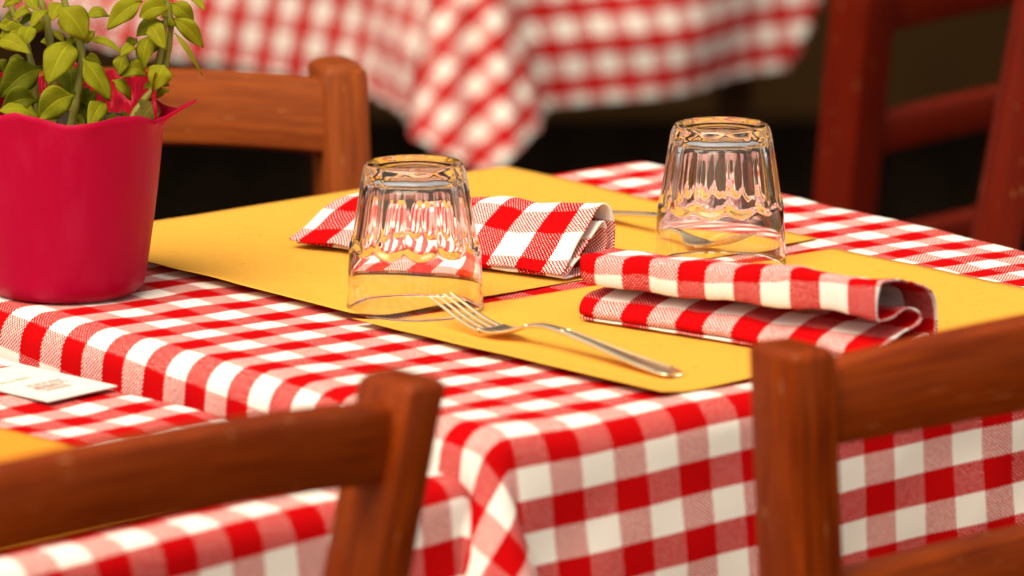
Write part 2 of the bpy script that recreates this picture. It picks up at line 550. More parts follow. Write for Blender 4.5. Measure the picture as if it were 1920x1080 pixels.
# ------------------------------------------------------------------ tablecloths
def cloth(name, quad, ztop, ang_a, ang_b, ca, cb, origin, phase, hang, mat, R=0.016, step=0.005, wrinkle=0.0021,
          fold=0.004, seed=0, cone_az=0.5, corner_k=1.0, cut=None, ka=0.0):
    """a square cloth laid over the convex quad (ccw corners, xy) and folded down over its edges without stretching.
    ang_a/ang_b: directions of the two thread systems, ca/cb: check size; origin (xy) sits at thread coordinates `phase`"""
    Q = np.asarray(quad, float)
    n = len(Q)
    cen = Q.mean(0)
    # inset quad by R so that the outside of the bend is on the measured edge
    lines = []
    for i in range(n):
        a, b = Q[i], Q[(i + 1) % n]
        t = (b - a) / np.linalg.norm(b - a)
        nrm = np.array([t[1], -t[0]])
        lines.append((a - nrm * R, t, nrm))
    I = []
    for i in range(n):
        p, t, _ = lines[i - 1]
        q, s, _ = lines[i]
        k = np.linalg.solve(np.array([t, -s]).T, q - p)
        I.append(p + t * k[0])
    I = np.array(I)
    A = np.array([math.cos(ang_a), math.sin(ang_a)])
    B = np.array([math.cos(ang_b), math.sin(ang_b)])
    Minv = np.linalg.inv(np.array([A, B]).T)
    ab = (I - cen) @ Minv.T
    h = hang if isinstance(hang, (list, tuple)) else [hang] * 4       # -a, +a, -b, +b
    ra = np.arange(ab[:, 0].min() - h[0], ab[:, 0].max() + h[1] + step, step)
    rb = np.arange(ab[:, 1].min() - h[2], ab[:, 1].max() + h[3] + step, step)
    ga, gb = np.meshgrid(ra, rb, indexing='ij')
    P = cen + ga[..., None] * A + gb[..., None] * B
    shp = P.shape[:2]
    P = P.reshape(-1, 2)
    # nearest point on the inset polygon
    best = np.full(len(P), 1e9)
    near = P.copy()
    phi = np.zeros(len(P))
    vert = np.full(len(P), -1)
    inside = np.ones(len(P), bool)
    for i in range(n):
        inside &= ((P - I[i]) @ lines[i][2]) <= 0
    for i in range(n):
        a, b = I[i], I[(i + 1) % n]
        L = np.linalg.norm(b - a)
        s = np.clip((P - a) @ lines[i][1], 0, L)
        q = a + s[:, None] * lines[i][1]
        d = np.linalg.norm(P - q, axis=1)
        m = d < best - 1e-12
        best[m] = d[m]
        near[m] = q[m]
        vert[m] = np.where(s[m] <= 0, i, np.where(s[m] >= L, (i + 1) % n, -1))
    best[inside] = 0
    near[inside] = P[inside]
    out = P - near
    r = best.copy()
    u = np.where(r[:, None] > 1e-9, out / np.maximum(r, 1e-9)[:, None], 0)
    arcL = math.pi * R / 2
    th = np.clip(r / R, 0, math.pi / 2)
    xyz = np.zeros((len(P), 3))
    xyz[:, :2] = near + u * (R * np.sin(th))[:, None]
    xyz[:, 2] = ztop - R * (1 - np.cos(th))
    drop = np.maximum(r - arcL, 0)
    # edges: straight down with slight outward swell and soft folds
    tang = np.stack([-u[:, 1], u[:, 0]], -1)
    along = (near * tang).sum(1)
    rs = np.random.RandomState(seed)
    sw = np.zeros(len(P))
    for fr, am in ((9.0, 1.0), (17.0, 0.7), (31.0, 0.35)):
        ph = rs.rand() * 6.28
        sw += am * np.sin(along * fr + ph + 2.0 * drop)
    sw = fold * (sw + 1.2) * np.clip(drop / 0.16, 0, 1.2)
    rum = np.array([noise.noise(Vector((a_ * 13 + seed, d_ * 17, seed + 2))) + 0.6 * noise.noise(Vector((a_ * 31, d_ * 24 + a_ * 9, seed + 6))) for a_, d_ in zip(along, drop)])
    sw = sw + 0.0028 * rum * np.clip(drop / 0.03, 0, 1)
    dz = -drop
    outw = sw + 0.02 * drop
    corner = (vert >= 0) & (r > 1e-6) & ~inside
    xyz[:, 2] += np.where(corner, 0, dz)
    xyz[:, :2] += np.where(corner[:, None], 0, u * outw[:, None])
    # corners: the loose quarter hangs as a cone whose spherical image is a circle through straight-down
    for i in range(n):
        m = corner & (vert == i)
        if not m.any():
            continue
        n0, n1 = lines[i - 1][2], lines[i][2]
        span = math.atan2(n0[0] * n1[1] - n0[1] * n1[0], float(n0 @ n1))
        uu = u[m]
        f = np.arctan2(n0[0] * uu[:, 1] - n0[1] * uu[:, 0], uu @ n0) / span
        f = np.clip(f, 0, 1)
        rho = math.asin(min(0.9, span / (2 * math.pi)))
        azc = math.atan2(n0[1], n0[0]) + span * cone_az
        ax = np.array([math.cos(azc) * math.sin(rho), math.sin(azc) * math.sin(rho), -math.cos(rho)])
        # e1 from axis towards straight-down
        dn = np.array([0, 0, -1.0])
        e1 = dn - ax * (dn @ ax)
        e1 /= np.linalg.norm(e1)
        e2 = np.cross(ax, e1)
        tn = np.array([-math.sin(azc), math.cos(azc), 0])
        sg = 1.0 if e2 @ tn > 0 else -1.0
        psi = f * 2 * math.pi
        # start moving along n0 -> from the side of edge i-1
        d = (ax * math.cos(rho))[None] + math.sin(rho) * (np.cos(psi)[:, None] * e1 - np.sin(psi)[:, None] * e2 * -sg * -1)
        dd = drop[m] * (corner_k if corner_k == 1.0 else (1 - (1 - corner_k) * np.sin(math.pi * f)))
        xyz[m] += d * dd[:, None]
        xyz[m, :2] += uu * sw[m][:, None] * 0.6
    # wrinkles on the top (never upwards, so that things lie on it)
    w = np.array([noise.noise(Vector((p[0] * 11, p[1] * 11, seed))) + 0.5 * noise.noise(Vector((p[0] * 30, p[1] * 30, seed + 5))) for p in near])
    wr = np.clip(w, -1, 1)
    xyz[:, 2] += wrinkle * (np.minimum(wr, 0.25) - 0.25) * np.where(r > arcL, 0.5, 1.0)
    g = (P - np.asarray(origin)) @ Minv.T
    uv = np.stack([g[:, 0] / ca + ka * g[:, 0] * np.abs(np.clip(g[:, 0], -0.25, 0.25)) * np.sign(g[:, 0]) + phase[0], g[:, 1] / cb + phase[1]], -1)
    F = grid_faces(*shp)
    if cut is not None:
        keep = cut(xyz, along, r, vert, near)
        F = [f for f in F if all(keep[i] for i in f)]
        used = sorted({i for f in F for i in f})
        mp = {k: i for i, k in enumerate(used)}
        xyz, uv = xyz[used], uv[used]
        F = [[mp[i] for i in f] for f in F]
    return link(name, mesh(name, xyz, F, uv), mat)


def table(quad, ztop, label, inset=0.02):
    """square wooden table under a cloth: top and four legs"""
    Q = np.asarray(quad, float)
    c = Q.mean(0)
    t = empty('table', (c[0], c[1], 0))
    tag(t, label, 'table')
    q = (Q - c) * (1 - inset / 0.3)
    V = [(p[0], p[1], z) for z in (ztop - 0.034, ztop - 0.006) for p in q]
    F = [[3, 2, 1, 0], [4, 5, 6, 7]] + [[i, (i + 1) % 4, 4 + (i + 1) % 4, 4 + i] for i in range(4)]
    link('tabletop', mesh('tabletop', V, F, [(v[0], v[1]) for v in V]), M['table_wood'], t, smooth=False)
    for p in q:
        a = p * 0.84
        rr = [[(a[0] + sx * s, a[1] + sy * s, z) for sx, sy in ((-1, -1), (1, -1), (1, 1), (-1, 1))] for z, s in ((0, 0.015), (ztop - 0.035, 0.021))]
        link('leg', mesh('leg', *loft(rr)), M['table_wood'], t, smooth=False)
    return t


ANG_A, ANG_B = rad(-53.0), rad(37.0)
near_c, right_c, far_c, left_c = (at(*p)[:2] for p in ((917, 818), (2480, 584), (1212, 292), (-318, 499)))
quad1 = [near_c, right_c, far_c, left_c]
cl1 = cloth('tablecloth', quad1, TABLE_Z, ANG_A, ANG_B, 0.0179, 0.0198, at(529, 667.5)[:2], (0.5, 0.5), 0.25, M['cloth'], seed=3, cone_az=0.88, ka=9.3)
tag(cl1, 'red and white checked tablecloth on the middle table under both whole yellow mats', 'tablecloth', 'red and white gingham tablecloths')
table(quad1, TABLE_Z, 'middle wooden table wholly covered by its checked cloth, set with the two tumblers')

Z2 = -0.022
n2 = at(906, 893, Z2)[:2]
e1d = at(-6, 655, Z2)[:2] - n2
e1d /= np.linalg.norm(e1d)
e2d = at(0, 1066, Z2)[:2] - n2
e2d /= np.linalg.norm(e2d)
quad2 = [n2, n2 + e1d * 0.60, n2 + e1d * 0.60 + e2d * 0.60, n2 + e2d * 0.60]
cl2 = cloth('tablecloth', quad2, TABLE_Z + Z2, rad(-48.0), rad(43.5), 0.0196, 0.0195, at(353, 763, Z2)[:2], (0.5, 0.5), [0.2, 0.25, 0.25, 0.2], M['cloth'], seed=8, cone_az=0.12, R=0.014)
tag(cl2, 'red and white checked tablecloth at the lower left with a white card lying on it', 'tablecloth', 'red and white gingham tablecloths')
table(quad2, TABLE_Z + Z2, 'lower wooden table at the left, covered by the cloth with the white card')

# far table, out of focus
f_n = at_depth(872, 60, 5.25)[:2]
dB = np.array([math.cos(rad(36)), math.sin(rad(36))])
dA = np.array([math.cos(rad(-41)), math.sin(rad(-41))])
quad3 = [f_n, f_n + dB * 0.47, f_n + dB * 0.47 - dA * 0.75, f_n - dA * 0.75]


def cut3(xyz, along, r, vert, near):
    # the loose end of the far cloth rises towards the far corner
    s = (xyz[:, :2] - f_n) @ dB
    d = TABLE_Z - xyz[:, 2]
    return s < 0.49 - np.maximum(d - 0.10, 0) * 0.55


cl3 = cloth('tablecloth', quad3, TABLE_Z, rad(-45), rad(37), 0.0190, 0.0190, f_n, (0.5, 0.9), [0.05, 0.270, 0.235, 0.02], M['cloth_far'], seed=21, fold=0.016, step=0.008, cone_az=0.70, corner_k=0.94, cut=cut3)
tag(cl3, 'blurred red and white checked tablecloth hanging from the table in the background', 'tablecloth', 'red and white gingham tablecloths')
table(quad3, TABLE_Z, 'background wooden table under the blurred checked cloth, dark below its hem')


# ------------------------------------------------------------------ paper place mats
def mat_sheet(name, corners, h0, label, group=None, lift=0.0006, seed=0, mat=None, n=44, curl=()):
    """thin sheet; corners W,S,E,N as world xy; curl: (edge index, amount)"""
    W, Sx, E, N = (np.asarray(c, float) for c in corners)
    V, U = [], []
    ax = W - Sx
    for i in range(n):
        for j in range(n):
            s, t = i / (n - 1), j / (n - 1)
            p = W * (1 - s) * (1 - t) + Sx * s * (1 - t) + E * s * t + N * (1 - s) * t
            w = noise.noise(Vector((p[0] * 9, p[1] * 9, seed)))
            e = min(s, t, 1 - s, 1 - t)
            edge = max(0.0, 1 - e / 0.12) ** 2
            z = h0 + 0.0004 + lift * edge * max(0.0, 0.25 + 1.5 * noise.noise(Vector((p[0] * 14, p[1] * 14, seed + 3)))) + 0.0003 * (w + 1)
            for kk, am, wd in curl:
                dd = {0: t, 1: 1 - s, 2: 1 - t, 3: s}[kk]
                z += am * max(0.0, 1 - dd / wd) ** 2
            # slightly wavy cut
            off = 0.0006 * noise.noise(Vector((p[0] * 25, p[1] * 25, seed + 9)))
            V.append((p[0] + off, p[1] + off, z))
            U.append((s, t))
    o = link(name, mesh(name, V, [[a, b, c, d] for a, b, c, d in grid_faces(n, n)], U), mat or M['mat'])
    md = o.modifiers.new('thick', 'SOLIDIFY')
    md.thickness = 0.00025
    md.offset = 1.0
    tag(o, label, 'place mat', group)
    return o


g_mat = 'yellow paper place mats'
mat_sheet('placemat', [at(72, 453)[:2], at(663, 602)[:2], at(1532, 450)[:2], at(950, 313)[:2]], TABLE_Z,
          'yellow paper mat beneath the upturned tumbler and fanned napkin beside the flower pot', g_mat, seed=1, curl=((0, 0.0035, 0.10),))
mat_sheet('placemat', [at(660, 611)[:2], at(1240, 748)[:2], at(2070, 573)[:2], at(1566, 469)[:2]], TABLE_Z,
          'yellow paper mat carrying the front fork and the double rolled napkin', g_mat, seed=2, curl=((0, 0.0030, 0.09),))
m3 = [at(-430, 704, Z2)[:2], at(512, 926, Z2)[:2], at(-300, 1106, Z2)[:2], at(-1200, 860, Z2)[:2]]
mat_sheet('placemat', m3, TABLE_Z + Z2, 'orange yellow paper mat at the left edge behind the chair top rail', g_mat, seed=5, mat=M['mat_orange'])


# ------------------------------------------------------------------ card with blurred red print
def card():
    c = [at(-90, 717, Z2)[:2], at(91, 758, Z2)[:2], at(220, 729, Z2)[:2], at(39, 688, Z2)[:2]]
    o = empty('card', (*np.mean(c, 0), TABLE_Z + Z2 + 0.001))
    tag(o, 'small white card with faint red print lying on the lower left tablecloth', 'card')
    cc = [np.array([p[0] - o.location.x, p[1] - o.location.y]) for p in c]
    V = [(p[0], p[1], z) for z in (0.0, 0.0007) for p in cc]
    F = [[3, 2, 1, 0], [4, 5, 6, 7]] + [[i, (i + 1) % 4, 4 + (i + 1) % 4, 4 + i] for i in range(4)]
    link('sheet', mesh('sheet', V, F), M['card'], o, smooth=False)
    # illegible print: rows of small strokes at the place of the lettering
    r = random.Random(4)

    def pt(a, b):
        p = cc[0] * (1 - a) * (1 - b) + cc[1] * a * (1 - b) + cc[2] * a * b + cc[3] * (1 - a) * b
        return (p[0], p[1], 0.00085)
    V, F = [], []

    def stroke(a0, b0, a1, b1):
        k = len(V)
        V.extend([pt(a0, b0), pt(a1, b0), pt(a1, b1), pt(a0, b1)])
        F.append([k, k + 1, k + 2, k + 3])
    for a_row, b0, b1, hgt in ((0.60, 0.30, 0.80, 0.055), (0.71, 0.28, 0.66, 0.055), (0.36, 0.16, 0.62, 0.022)):
        b = b0
        while b < b1:
            wd = r.uniform(0.022, 0.034)
            stroke(a_row - hgt, b, a_row + hgt, b + wd * 0.3)
            if r.random() < 0.7:
                stroke(a_row - hgt, b + wd * 0.32, a_row - hgt * 0.55, b + wd)
            if r.random() < 0.6:
                stroke(a_row + hgt * 0.55, b + wd * 0.32, a_row + hgt, b + wd)
            b += wd * 1.45
    link('print', mesh('print', V, F), M['ink'], o, smooth=False)


card()


# ------------------------------------------------------------------ tumblers
def tumbler(px, py, label, spin):
    H, n = 0.0862, 12
    NA = 160
    c = at(px, py)
    zu_o = [0.0, 0.0004, 0.0016, 0.004, 0.007] + list(np.linspace(0.010, 0.046, 13)) + list(np.linspace(0.0475, 0.060, 12)) + list(np.linspace(0.063, 0.0845, 8)) + [0.0857, 0.0862]
    prof = []      # (r, zu, kind)
    for r, z in ((0.0, 0.0022), (0.012, 0.0022), (0.0185, 0.0017), (0.0215, 0.0006), (0.0228, 0.0)):
        prof.append((r, z, 'i'))
    for z in zu_o:
        body = 0.0262 + 0.0026 * min(1.0, z / 0.005) ** 0.5 + 0.0078 * min(1, z / 0.05) ** 0.92 + 0.0017 * max(0, (z - 0.05) / 0.036)
        prof.append((body, z, 'o'))
    prof[-1] = (prof[-1][0] - 0.0008, 0.0862, 'i')
    prof[-2] = (prof[-2][0] - 0.0001, 0.0857, 'i')
    for r, z in ((0.0370, 0.0860), (0.0368, 0.0852), (0.0364, 0.075), (0.0355, 0.062), (0.0336, 0.050), (0.0312, 0.038), (0.0295, 0.026), (0.0281, 0.018), (0.0270, 0.0130), (0.0250, 0.0095), (0.0212, 0.0074), (0.015, 0.0064), (0.008, 0.0060), (0.0, 0.0059)):
        prof.append((r, z, 'i'))
    V = []
    for r, z, kd in prof:
        for k in range(NA):
            t = 2 * math.pi * k / NA
            rr = r
            if kd == 'o':
                tp = ((t + math.pi / n) % (2 * math.pi / n)) - math.pi / n
                end = 0.0515 - 0.0055 * (tp / (math.pi / n)) ** 2
                s = min(1.0, max(0.0, (end - z) / 0.0034))
                s = s * s * (3 - 2 * s)
                s *= min(1.0, z / 0.007 + 0.15)
                flat = (r * 0.985) * math.cos(math.pi / n) / math.cos(tp) - 0.0004 * (1 - (tp / (math.pi / n)) ** 2)
                rr = r * (1 - s) + min(r, flat) * s
            V.append((rr * math.cos(t), rr * math.sin(t), (H - z) * 0.953))
    F = [[a, b, c_, d] for a, b, c_, d in grid_faces(len(prof), NA, True)]
    me = mesh('tumbler', V, F)
    import bmesh
    bm = bmesh.new()
    bm.from_mesh(me)
    bmesh.ops.remove_doubles(bm, verts=bm.verts, dist=1e-6)
    bmesh.ops.recalc_face_normals(bm, faces=bm.faces)
    bm.to_mesh(me)
    bm.free()
    o = link('tumbler', me, M['glass'])
    o.location = (c[0], c[1], TABLE_Z + 0.0012)
    o.rotation_euler = (0, 0, spin)
    tag(o, label, 'glass', 'upturned fluted tumblers')
    return o


tumbler(778, 581, 'clear fluted tumbler upside down by the tines of the front fork', 0.12)
tumbler(1350, 498, 'clear fluted tumbler upside down behind the double rolled napkin, farther back', 0.31)


# ------------------------------------------------------------------ forks
def fork(tip, end, label, flip=1.0):
    """tine tips over photo point `tip`, handle end over `end` (points on the mat)"""
    p0, p1 = at(*tip), at(*end)
    d = (p1 - p0)[:2]
    L = float(np.linalg.norm(d))
    e = empty('fork', (p0[0], p0[1], TABLE_Z + 0.0022), math.atan2(d[1], d[0]))
    tag(e, label, 'fork', 'steel forks')

    def hz(s):       # centre-line height along the fork
        return float(np.interp(s, hs, hh))
    ctrl = spline([(0.0, 0.0150), (0.012, 0.0108), (0.026, 0.0060), (0.040, 0.0028), (0.052, 0.0020), (0.062, 0.0040), (0.074, 0.0082), (0.086, 0.0104), (0.100, 0.0104), (0.125, 0.0078), (0.155, 0.0042), (0.180, 0.0018), (0.196, 0.0010)], 160)
    hs, hh = ctrl[:, 0] * L / 0.196, ctrl[:, 1]

    def bar(ss, ws, ts, yc=lambda s: 0.0, cup=0.0):
        rings = []
        for s, w, t in zip(ss, ws, ts):
            z, y = hz(s), yc(s)
            r = []
            for k in range(12):
                a = 2 * math.pi * k / 12
                ca, sa = math.cos(a), math.sin(a)
                yy = w / 2 * (abs(ca) ** 0.6) * (1 if ca > 0 else -1)
                zz = t / 2 * (abs(sa) ** 0.8) * (1 if sa > 0 else -1)
                r.append((s, y + yy, z + zz + cup * (yy / 0.01) ** 2))
            rings.append(r)
        return loft(rings)
    q = L / 0.196
    for k in range(4):
        y0 = (k - 1.5)
        ss = np.linspace(0.0, 0.0445, 16) * q
        link('tine', mesh('tine', *bar(ss, np.interp(ss, [0, 0.003 * q, 0.0445 * q], [0.0010, 0.0020, 0.0031]), np.interp(ss, [0, 0.006 * q, 0.044 * q], [0.0008, 0.0015, 0.0019]),
                                       yc=lambda s, y0=y0: y0 * float(np.interp(s, [0, 0.0445 * q], [0.0050, 0.0055])))), M['steel'], e)
    ss = np.linspace(0.0435, 0.076, 22) * q
    link('head', mesh('head', *bar(ss, np.interp(ss / q, [0.0435, 0.050, 0.058, 0.065, 0.071, 0.076], [0.0205, 0.0208, 0.0180, 0.0118, 0.0075, 0.0062]), [0.0021] * 22, cup=0.0012)), M['steel'], e)
    ss = np.linspace(0.0755, 0.196, 50) * q
    hd = link('handle', mesh('handle', *bar(ss, np.interp(ss / q, [0.0755, 0.09, 0.13, 0.17, 0.188, 0.193, 0.196], [0.0062, 0.0062, 0.0085, 0.0140, 0.0155, 0.0140, 0.0095]), np.interp(ss / q, [0.0755, 0.10, 0.15, 0.196], [0.0029, 0.0028, 0.0024, 0.0023]))), M['steel'], e)
    # the raised border line along the handle
    for sgn in (-1, 1):
        s2 = np.linspace(0.105, 0.188, 24) * q
        pts = [(s, sgn * (float(np.interp(s / q, [0.105, 0.13, 0.17, 0.188], [0.0066, 0.0085, 0.0140, 0.0140])) / 2 - 0.0012), hz(s) + 0.00115) for s in s2]
        link('border', mesh('border', *tube(pts, [0.0005] * 24, 5)), M['steel'], hd)
    return e


fork((826, 610), (1268, 713), 'steel fork lying tines up on the front mat beside the near tumbler')
fork((1400, 486), (1078, 404), 'steel fork half hidden behind the napkin and seen through the farther tumbler')


# ------------------------------------------------------------------ napkins
def squeeze(sec, k):
    return [(d * k, h) for d, h in sec]


def napkin(name, a, b, axis, secL, secR, label, cu, phase, seed, ridge, thick=0.0011, nl=80, npth=170, lump=0.12):
    """folded napkin: a spiral cross-section swept from a to b (xy on the mat). axis: direction of the threads that run
    along the folds; sections stand square to it. ridge: index of the control point on the crest"""
    a, b = np.asarray(a[:2]), np.asarray(b[:2])
    t = np.array([math.cos(axis), math.sin(axis)])
    p = np.array([-t[1], t[0]])
    sl, sr = spline(secL, npth), spline(secR, npth)
    jr = int(round(ridge / (len(secL) - 1) * (npth - 1)))
    V, U = [], []
    a0 = None
    for i in range(nl):
        s = i / (nl - 1)
        f = s * s * (3 - 2 * s)
        sec = sl * (1 - f) + sr * f
        arc = np.concatenate([[0], np.cumsum(np.linalg.norm(np.diff(sec, axis=0), axis=1))])
        q0 = a + (b - a) * s
        rp = float(q0 @ p) + sec[jr][0]
        if a0 is None:
            a0 = (float(a @ t), rp)
        for j in range(npth):
            d, h = sec[j]
            w = noise.noise(Vector((s * 4.0, d * 30, seed + h * 40)))
            w2 = noise.noise(Vector((s * 9.0, arc[j] * 22, seed + 7)))
            w3 = noise.noise(Vector((s * 22.0, arc[j] * 60, seed + 21)))
            d2 = d + 0.0016 * w2 * min(1.0, h / 0.006)
            h2 = max(0.0008, h * (1 + lump * w) + (0.0009 * w2 + 0.0006 * w3) * min(1.0, h / 0.004))
            ex = 0.0034 * noise.noise(Vector((arc[j] * 40, s * 2, seed + 13)))
            q = q0 + t * ex + p * d2
            V.append((q[0], q[1], TABLE_Z + 0.0016 + h2))
            U.append(((float(q @ t) - a0[0]) / cu + phase[0], (rp - a0[1] - (arc[j] - arc[jr])) / cu + phase[1]))
    o = link(name, mesh(name, V, grid_faces(nl, npth), U), M['napkin'])
    md = o.modifiers.new('cloth_thickness', 'SOLIDIFY')
    md.thickness = thick
    md.offset = 0.0
    tag(o, label, 'napkin', 'folded checked napkins')
    return o


# fanned napkin behind the near tumbler
R1 = [(0.022, 0.0125), (0.010, 0.0070), (0.0015, 0.0045), (0.003, 0.0070), (0.014, 0.0150), (0.026, 0.0255), (0.037, 0.0350), (0.045, 0.0400), (0.052, 0.0405), (0.058, 0.0360), (0.061, 0.0240), (0.059, 0.0120), (0.053, 0.0045),
      (0.036, 0.0024), (0.012, 0.0016), (0.004, 0.0026), (0.014, 0.0075), (0.030, 0.0190), (0.044, 0.0300), (0.050, 0.0280), (0.052, 0.0160), (0.044, 0.0085)]
L1 = [(0.030, 0.0070), (0.010, 0.0055), (0.0015, 0.0045), (0.003, 0.0060), (0.016, 0.0115), (0.027, 0.0170), (0.041, 0.0230), (0.052, 0.0245), (0.064, 0.0245), (0.076, 0.0230), (0.083, 0.0150), (0.085, 0.0080), (0.080, 0.0035),
      (0.055, 0.0020), (0.016, 0.0016), (0.006, 0.0022), (0.020, 0.0050), (0.046, 0.0110), (0.064, 0.0140), (0.072, 0.0125), (0.072, 0.0080), (0.060, 0.0055)]
napkin('napkin', at(541, 468), at(1052, 534), rad(-45), L1, squeeze(R1, 0.72), 'checked napkin folded in a low wedge behind the near tumbler', 0.0185, (0.55, 0.0), 2, 8)
# double rolled napkin in front of the far tumbler
R2 = [(0.000, 0.0016), (0.030, 0.0014), (0.052, 0.0018), (0.061, 0.0075), (0.062, 0.0190), (0.056, 0.0300), (0.040, 0.0375), (0.016, 0.0430), (0.006, 0.0440), (0.0035, 0.0425), (0.0030, 0.0350), (0.0040, 0.0270), (0.0065, 0.0250), (0.014, 0.0252),
      (0.030, 0.0262), (0.041, 0.0235), (0.0465, 0.0190), (0.041, 0.0152), (0.027, 0.0142), (0.010, 0.0115), (0.002, 0.0085), (0.0005, 0.0045), (0.006, 0.0030), (0.030, 0.0032), (0.046, 0.0048), (0.0515, 0.0085), (0.045, 0.0090), (0.030, 0.0078)]
L2 = [(0.000, 0.0016), (0.030, 0.0014), (0.052, 0.0018), (0.060, 0.0060), (0.061, 0.0150), (0.056, 0.0260), (0.040, 0.0315), (0.016, 0.0355), (0.005, 0.0365), (0.0020, 0.0350), (0.0010, 0.0290), (0.0020, 0.0225), (0.0045, 0.0208), (0.012, 0.0210),
      (0.030, 0.0222), (0.041, 0.0205), (0.0465, 0.0175), (0.041, 0.0155), (0.027, 0.0162), (0.012, 0.0140), (0.002, 0.0090), (0.0002, 0.0045), (0.006, 0.0030), (0.030, 0.0032), (0.046, 0.0048), (0.0515, 0.0085), (0.045, 0.0090), (0.030, 0.0078)]
napkin('napkin', at(1088, 606), at(1640, 694), rad(-36), L2, R2, 'checked napkin rolled double with an open lip, between the front fork and the chair post', 0.0185, (1.45, 1.42), 9, 9)


# ------------------------------------------------------------------ chairs
def chair(target, side, yaw, label, rho, sigma, mat, W=0.36, pd=0.038, pw=0.026, rail_h=0.039, gap=0.060, slat_h=0.036, top=0.012,
          crown=0.014, bow=0.022, cap=0.0045, ease=0.0035, th=0.018, crown_b=None):
    """ladder-back chair; target = world point of the top of the post on local side -1/+1; yaw = direction of its local +x; it faces local +y"""
    tgt = np.asarray(target, float)
    H = float(tgt[2])
    hs = 0.44
    tr, ts = math.tan(rho), math.tan(sigma)

    def post_c(z, sd):
        y = -(z - hs) * tr if z > hs else (z - hs) * 0.10
        return np.array([sd * (W / 2 + (z - H) * ts), y, z])
    off = post_c(H, side)
    cy, sy = math.cos(yaw), math.sin(yaw)
    base = np.array([tgt[0] - (off[0] * cy - off[1] * sy), tgt[1] - (off[0] * sy + off[1] * cy), 0.0])
    c = empty('chair', base, yaw)
    tag(c, label, 'chair', 'red brown wooden ladder back chairs')
    b = 0.0035

    def sect(cx, cy_, z, w, d, bev):
        x0, y0 = w / 2, d / 2
        return [(cx + px, cy_ + py, z) for px, py in ((-x0 + bev, -y0), (x0 - bev, -y0), (x0 - bev * .3, -y0 + bev * .3), (x0, -y0 + bev), (x0, y0 - bev), (x0 - bev * .3, y0 - bev * .3), (x0 - bev, y0), (-x0 + bev, y0), (-x0 + bev * .3, y0 - bev * .3), (-x0, y0 - bev), (-x0, -y0 + bev), (-x0 + bev * .3, -y0 + bev * .3))]
    for sd in (-1, 1):
        rings = []
        for z in list(np.linspace(0, hs, 6)) + list(np.linspace(hs + 0.03, H - cap, 10)):
            p = post_c(z, sd)
            k = 1.0 if z > hs - 0.1 else 0.8 + 0.2 * z / (hs - 0.1)
            rings.append(sect(p[0], p[1], z, pw * k, pd * k, b))
        for dz, k in ((-0.90, 0.05), (-0.60, 0.25), (-0.25, 0.65), (-0.08, 0.90), (0.0, 1.2)):
            p = post_c(H + dz * cap, sd)
            rings.append(sect(p[0], p[1], H + dz * cap, pw - 2 * k * cap * 0.85, pd - 2 * k * cap * 0.85, b * (1 - 0.3 * k)))
        link('post', mesh('post', *loft(rings, uoff=rng.random() * 3, voff=rng.random())), mat, c, angle=32)

    def slat(name, ztop, h0, inset=0.004):
        rings = []
        for t in np.linspace(-1, 1, 29):
            zc = ztop - h0 / 2
            p = post_c(zc, 1)
            x = t * (p[0] - inset)
            y = p[1] - bow * (1 - t * t)
            cb = crown if crown_b is None else crown_b
            z = zc + 0.5 * (crown + cb) * (1 - t * t)
            h = h0 + (crown - cb) * (1 - t * t)
            r = []
            for px, pz in ((-th / 2, -h / 2 + .004), (-th / 2 + .001, -h / 2 + .0012), (-th / 2 + .004, -h / 2), (th / 2 - .004, -h / 2), (th / 2 - .001, -h / 2 + .0012), (th / 2, -h / 2 + .004), (th / 2, h / 2 - ease * 1.5), (th / 2 - ease * .45, h / 2 - ease * .5), (th / 2 - ease * 1.5, h / 2), (-th / 2 + .006, h / 2), (-th / 2 + .002, h / 2 - .002), (-th / 2, h / 2 - .006)):
                # tilt with the back
                r.append((x, y + px * math.cos(rho) - pz * math.sin(rho), z + pz * math.cos(rho) + px * math.sin(rho)))
            rings.append(r)
        link(name, mesh(name, *loft(rings, uoff=rng.random() * 3, voff=rng.random())), mat, c, angle=32)
    zt = H - top
    slat('top_rail', zt, rail_h)
    z2 = zt - rail_h - gap
    slat('slat', z2, slat_h)
    z3 = z2 - slat_h - gap
    if z3 - slat_h > hs + 0.03:
        slat('slat', z3, slat_h)
    # seat, front legs, stretchers
    sw = W * 0.92 + 0.02
    V, U = [], []
    ns = 14
    for i in range(ns):
        for j in range(ns):
            s, t = i / (ns - 1) * 2 - 1, j / (ns - 1)
            x = s * (sw / 2 + 0.03 * t)
            V.append((x, 0.012 + t * 0.36, hs + 0.012 - 0.010 * (1 - s * s) * math.sin(math.pi * t)))
            U.append((t, s))
    se = link('seat', mesh('seat', V, grid_faces(ns, ns), U), M['straw'], c)
    md = se.modifiers.new('thick', 'SOLIDIFY')
    md.thickness = 0.026
    md.offset = 0.0
    for sd in (-1, 1):
        x = sd * (sw / 2 + 0.012)
        rings = [sect(x * k2, 0.35, z, 0.034 * k, 0.034 * k, b) for z, k, k2 in ((0, 0.75, 1.03), (0.2, 0.92, 1.01), (hs - 0.005, 1.0, 1.0))]
        link('front_leg', mesh('front_leg', *loft(rings)), mat, c, angle=32)
        p = post_c(0.2, sd)
        link('stretcher', mesh('stretcher', *tube([(p[0], p[1] + 0.01, 0.2), (x, 0.345, 0.2)], [0.009, 0.009], 10)), mat, c)
    link('stretcher', mesh('stretcher', *tube([(-(sw / 2 + 0.005), 0.35, 0.26), (sw / 2 + 0.005, 0.35, 0.26)], [0.009, 0.009], 10)), mat, c)
    return c


